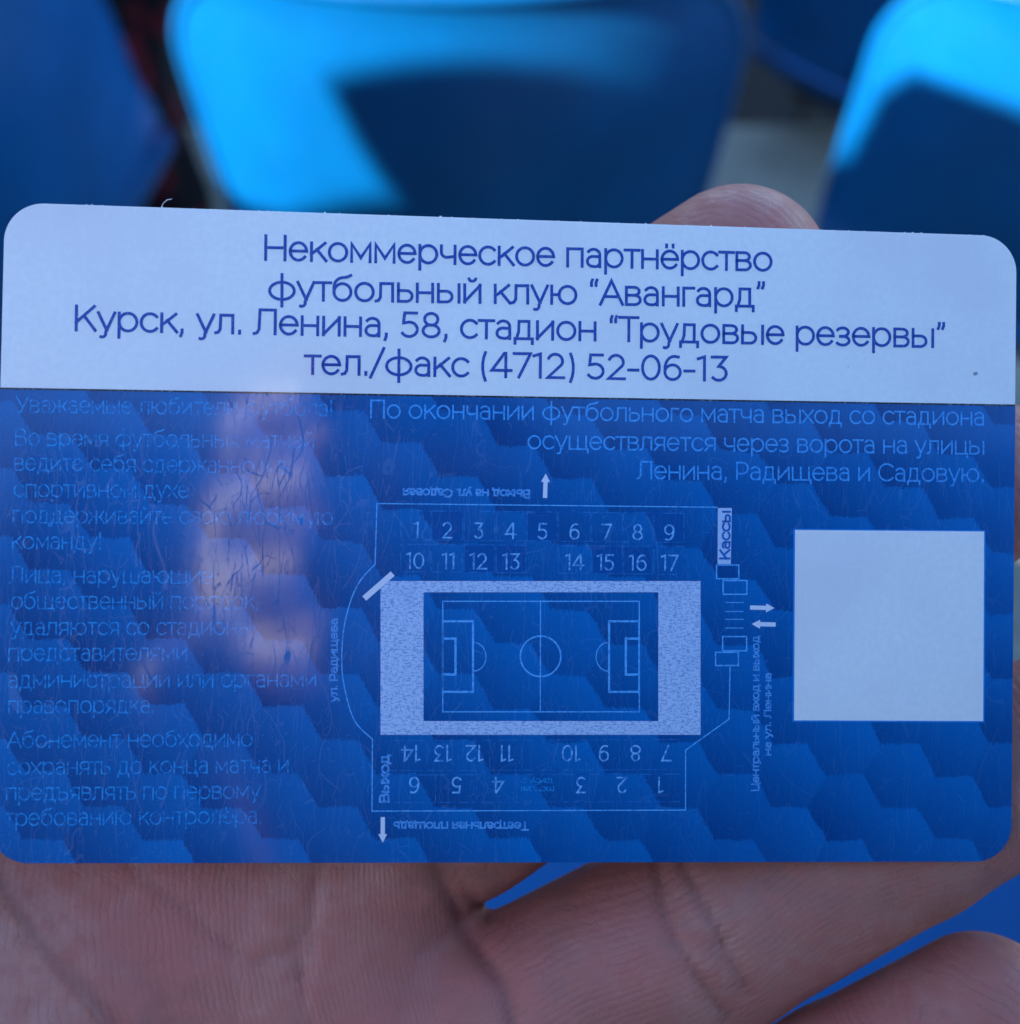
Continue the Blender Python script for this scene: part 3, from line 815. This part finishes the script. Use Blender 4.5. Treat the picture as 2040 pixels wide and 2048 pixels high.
s = Strokes(H2 - 8e-6); s.poly([P(1586.5, 1057.5), P(1584.5, 1443.5), P(1969, 1445), P(1971, 1060.5)]); s.build('square_halo', ink('bright_blue_edge_ink', (.004, .22, .66)), card)
# burrs and specks on the edge of the card
bur = []
for k in range(46):
    x = random.uniform(-.040, .040); h = random.uniform(.00004, .00013); w = random.uniform(.0001, .0003)
    bur.append([(x, CH / 2 - .00002, -.0001), (x + w, CH / 2 - .00002, -.0001), (x + w * .5, CH / 2 + h, -.00005)])
hv = []; hf = []
for t_ in bur: hf.append((len(hv), len(hv) + 1, len(hv) + 2)); hv += t_
v, f = tube([(-.0302, CH / 2 - .0001, 0), (-.0300, CH / 2 + .0003, .0001), (-.0297, CH / 2 + .0006, .0001), (-.0293, CH / 2 + .0007, .0001)], .00003, 5)
mesh('edge_fibre', v, f, M_WHITE, card)
v = hv; mesh('edge_burr', v, hf, M_WHITE, card)
# ------------------------------------------------------------------ things out of frame that mirror in the card or shade it
def figure(fn, lo, hi, step, name, m, parent):
    V_, F_, N_ = surface(fn, lo, hi, step)
    return mesh(name, V_, F_, m, parent, True)
def chain_sdf(parts, k):
    def fn(p):
        d = None
        for a, b, ra, rb in parts:
            e = cone(p, a, b, ra, rb); d = e if d is None else smin(d, e, k)
        return d
    return fn
def seated_body(chest, lean, wrist_l, wrist_r):
    """torso, thighs, shins and sleeves of a seated figure; metres, x right, y forward, z up from the chest point"""
    cx_, cy_, cz_ = chest; hip = (cx_, cy_ - lean, cz_ - .42); nk = (cx_, cy_ + .05, cz_ + .20)
    sl_, sr_ = (cx_ - .18, cy_ + .02, cz_ + .13), (cx_ + .18, cy_ + .02, cz_ + .13)
    parts = [(hip, chest, .145, .135), ((cx_ - .09, cy_, cz_ + .04), (cx_ + .09, cy_, cz_ + .04), .12, .12), (sl_, sr_, .07, .07), (chest, nk, .09, .055)]
    for sgn, w, sh in ((-1, wrist_l, sl_), (1, wrist_r, sr_)):
        el = ((sh[0] + w[0]) / 2 + sgn * .10, (sh[1] + w[1]) / 2 - .02, (sh[2] + w[2]) / 2 - .16)
        parts += [(sh, el, .058, .047), (el, w, .045, .034)]
        kn = (hip[0] + sgn * .11, hip[1] + .46, hip[2] - .01)
        parts += [((hip[0] + sgn * .09, hip[1], hip[2]), kn, .085, .062), (kn, (kn[0], kn[1] + .04, kn[2] - .42), .058, .042),
                  ((kn[0], kn[1] + .02, kn[2] - .44), (kn[0], kn[1] + .18, kn[2] - .46), .045, .035)]
    return parts
def head_sdf(c, look):
    c = np.array(c, float); f_ = np.array(look, float); f_ /= np.linalg.norm(f_)
    r_ = np.cross(f_, (0, 0, 1)); r_ /= np.linalg.norm(r_); u_ = np.cross(r_, f_)
    at = lambda x, y, z: tuple(c + r_ * x + f_ * y + u_ * z)
    def fn(p):
        d = cone(p, at(0, -.02, .03), at(0, .02, .02), .088, .078)
        d = smin(d, cone(p, at(0, .045, -.055), at(0, .03, -.02), .035, .06), .03)
        d = smin(d, cone(p, at(0, .085, .01), at(0, .105, -.022), .007, .013), .012)
        for sx in (-1, 1):
            d = smin(d, cone(p, at(sx * .078, -.005, -.01), at(sx * .084, -.01, .025), .009, .012), .008)
            d = np.maximum(d, -cone(p, at(sx * .032, .098, .022), at(sx * .032, .10, .022), .012, .012))
            d = smin(d, cone(p, at(sx * .032, .078, .022), at(sx * .032, .079, .022), .012, .012), .002)
        d = np.maximum(d, -cone(p, at(-.02, .094, -.058), at(.02, .094, -.058), .004, .004))
        return smin(d, cone(p, at(0, -.02, -.06), at(0, -.06, -.17), .055, .06), .03)
    def hair(p):
        d = cone(p, at(0, -.028, .04), at(0, .012, .045), .094, .080)
        return np.maximum(d, -cone(p, at(0, .16, -.02), at(0, .13, -.06), .13, .12))
    return fn, hair, c
def add_head(root, c, look):
    fn, hair, c = head_sdf(c, look); lo = c - .19; hi = c + .16
    h = figure(fn, lo, hi, .007, 'head', M_SKIN, root); figure(hair, lo, hi, .008, 'hair', M_HAIR, h)
def lens_space(root): root.location = cam_loc; return root
# the photographer, behind the lens; the bare hand belongs to the same figure but stays a mesh of its own so that it can be told apart
to_lens = lambda v_: tuple(CARD @ Vector(v_) - cam_loc)
wl = to_lens([c / 1000 for c in mm(-500, 4300, -60)]); camv = lambda x, y, z: tuple(cam_rot @ Vector((x, y, z)))
wr = camv(-.0020, -.098, .091)
body_parts = seated_body((.03, -.40, -.02), .02, wl, wr)
photographer = lens_space(empty('person'))
tag(photographer, 'photographer in a dark jacket sitting behind the lens, out of the picture', 'person')
figure(chain_sdf(body_parts, .03), (-.75, -.85, -1.02), (.65, .55, .32), .018, 'clothing', M_JACKET, photographer)
add_head(photographer, (.03, -.30, .30), (0, .75, -.66))
# the hand round the end of the phone
grip = [(-.0080, -.098, .086), (-.026, -.035, .058)]
def grip_sdf(p):
    d = cone(p, grip[0], grip[1], .026, .024); d = smin(d, ellipsoid(p, (-.038, -.010, .050), (.013, .034, .020)), .012)
    f_ = None
    for i, (y, r) in enumerate(((.0245, .0084), (.0090, .0090), (-.0070, .0090), (-.0225, .0082))):
        xo = (-.0010, .0, -.0025, -.0005)[i]
        a_, b_, c_ = (-.036, y - .002, .042), (-.0270 + xo, y, .017), (-.0190 + xo, y + .0015 * (i - 1), -.0085)
        e = smin(cone(p, a_, b_, r + .0012, r + .0004), cone(p, b_, c_, r + .0004, r * .90), .003)
        f_ = e if f_ is None else np.minimum(f_, e)
    th = smin(cone(p, (-.050, -.030, .044), (-.030, -.018, .030), .012, .0105), cone(p, (-.030, -.018, .030), (.002, -.012, .0215), .0105, .009), .003)
    return smin(smin(d, f_, .005), th, .006)
gv0 = (.006, 0, .005)
gv, gf, gn = surface(grip_sdf, (-.095, -.135, -.022), (.02, .038, .11), .0016)
Rm = np.array(cam_rot)[:3, :3]
gv = gv + np.array(gv0)
mesh('hand', gv @ Rm.T, gf, M_SKIN, photographer, True)
# phone, seen only as a dark reflection
phone = empty('phone', cam_loc, cam_rot.to_euler())
tag(phone, 'dark phone held level behind the lens, out of the picture', 'phone')
m_, t_, p_ = material('black_phone_glass', (.006, .006, .008), .12)
t_.put(p_.inputs['Roughness'], t_.ramp(t_.noise(t_.obj(), 60, 4), .3, .7, .08, .25))
v = []; f = []; pr = [(.0025, .0020), (.0006, .0026), (0, .0042), (0, .0072), (.0006, .0088), (.0025, .0094)]
for ins_, z in pr: v += [(x + .056, y - .0235, z) for x, y in rounded(.138, .067, .010, ins_)]
nn = len(v) // len(pr)
for k in range(len(pr) - 1):
    for i in range(nn): f.append((k * nn + i, (k + 1) * nn + i, (k + 1) * nn + (i + 1) % nn, k * nn + (i + 1) % nn))
f.append(tuple(range(nn))); f.append(tuple((len(pr) - 1) * nn + i for i in range(nn - 1, -1, -1)))
mesh('phone_case', v, f, m_, phone, True)
v, f = tube([(0, 0, .0019), (0, 0, .0012)], .0042, 24); mesh('lens_ring', v, f, M_STEEL, phone)
# unseen figure added on the left; its shoulder keeps the sun off the card
shade_fig = lens_space(empty('person'))
tag(shade_fig, 'unseen figure in a dark jacket on the left, added to shade the card', 'person')
figure(chain_sdf(seated_body((NBX, NBY, NBZ), .02, (NBX - .12, NBY + .36, NBZ - .34), (NBX + .10, NBY + .36, NBZ - .36)), .03),
       (NBX - .5, NBY - .35, -1.02), (NBX + .5, NBY + .80, NBZ + .36), .02, 'clothing', M_JACKET, shade_fig)
add_head(shade_fig, (NBX - .02, NBY + .14, NBZ + .34), (.1, .9, -.2))
# two unseen boards, added and outlined to cast the shadows on the front seats
def board(t0, corners, label):
    root = lens_space(empty('shadow_board')); tag(root, label, 'board')
    q = [(x + S.x * t0, .84 + S.y * t0, z + S.z * t0) for x, z in corners]
    v = [(x, y + dy, z) for dy in (-.012, .012) for x, y, z in q]
    n = len(q); f = [tuple(range(n)), tuple(range(2 * n - 1, n - 1, -1))] + [(i, n + i, n + (i + 1) % n, (i + 1) % n) for i in range(n)]
    mesh('panel', v, f, M_JACKET, root)
    xs = [p[0] for p in q]; zb = min(p[2] for p in q); y = q[0][1] + .035
    for x in (min(xs) + .12, max(xs) - .12):
        v, f = tube([(x, y, T_OWN + .001), (x, y, zb + .2)], .02, 10); mesh('post', v, f, M_STEEL, root, True)
    return root
board(1.75, [(-.122, -.497), (-.085, -.60), (-.02, -.80), (-.02, -1.0), (.85, -1.0), (.85, -.60), (.60, -.60), (.24, -.442), (.19, -.446), (.15, -.492)], 'added shadow-casting board on two posts, the nearer of two, left of the picture')
board(1.75, [(-.53, -.30), (-1.4, -.30), (-1.4, -1.0), (-.05, -1.0), (-.05, -.605), (-.27, -.590), (-.42, -.54)], 'added shadow-casting board on two posts, the farther left of two, out of the picture')

# ------------------------------------------------------------------ dark red patterned jacket draped low between the seats
def jacket_sdf(p):
    w = np.array([np.sin(p[..., 2] * 17 + p[..., 0] * 31), np.sin(p[..., 0] * 43 + p[..., 2] * 9) * 1.2, np.sin(p[..., 0] * 21 + p[..., 1] * 37)])
    q = p + np.moveaxis(w, 0, -1).astype(np.float32) * .018
    d = cone(q, (-.20, 0, .55), (.22, .02, .50), .12, .11)
    d = smin(d, cone(q, (-.22, -.02, .5), (-.26, -.10, .08), .11, .09), .05)
    d = smin(d, cone(q, (.0, 0, .45), (.02, -.06, .10), .17, .15), .05)
    d = smin(d, cone(q, (.22, 0, .48), (.28, -.12, .07), .09, .07), .04)
    return np.maximum(d, -p[..., 2])
jk = empty('jacket', W(-.86, 1.80, T_FRONT + .002))
tag(jk, 'dark jacket with a faint red pattern in the shade between the left and middle seats', 'jacket')
figure(jacket_sdf, (-.48, -.32, -.02), (.48, .25, .80), .018, 'cloth', M_PLAID, jk)
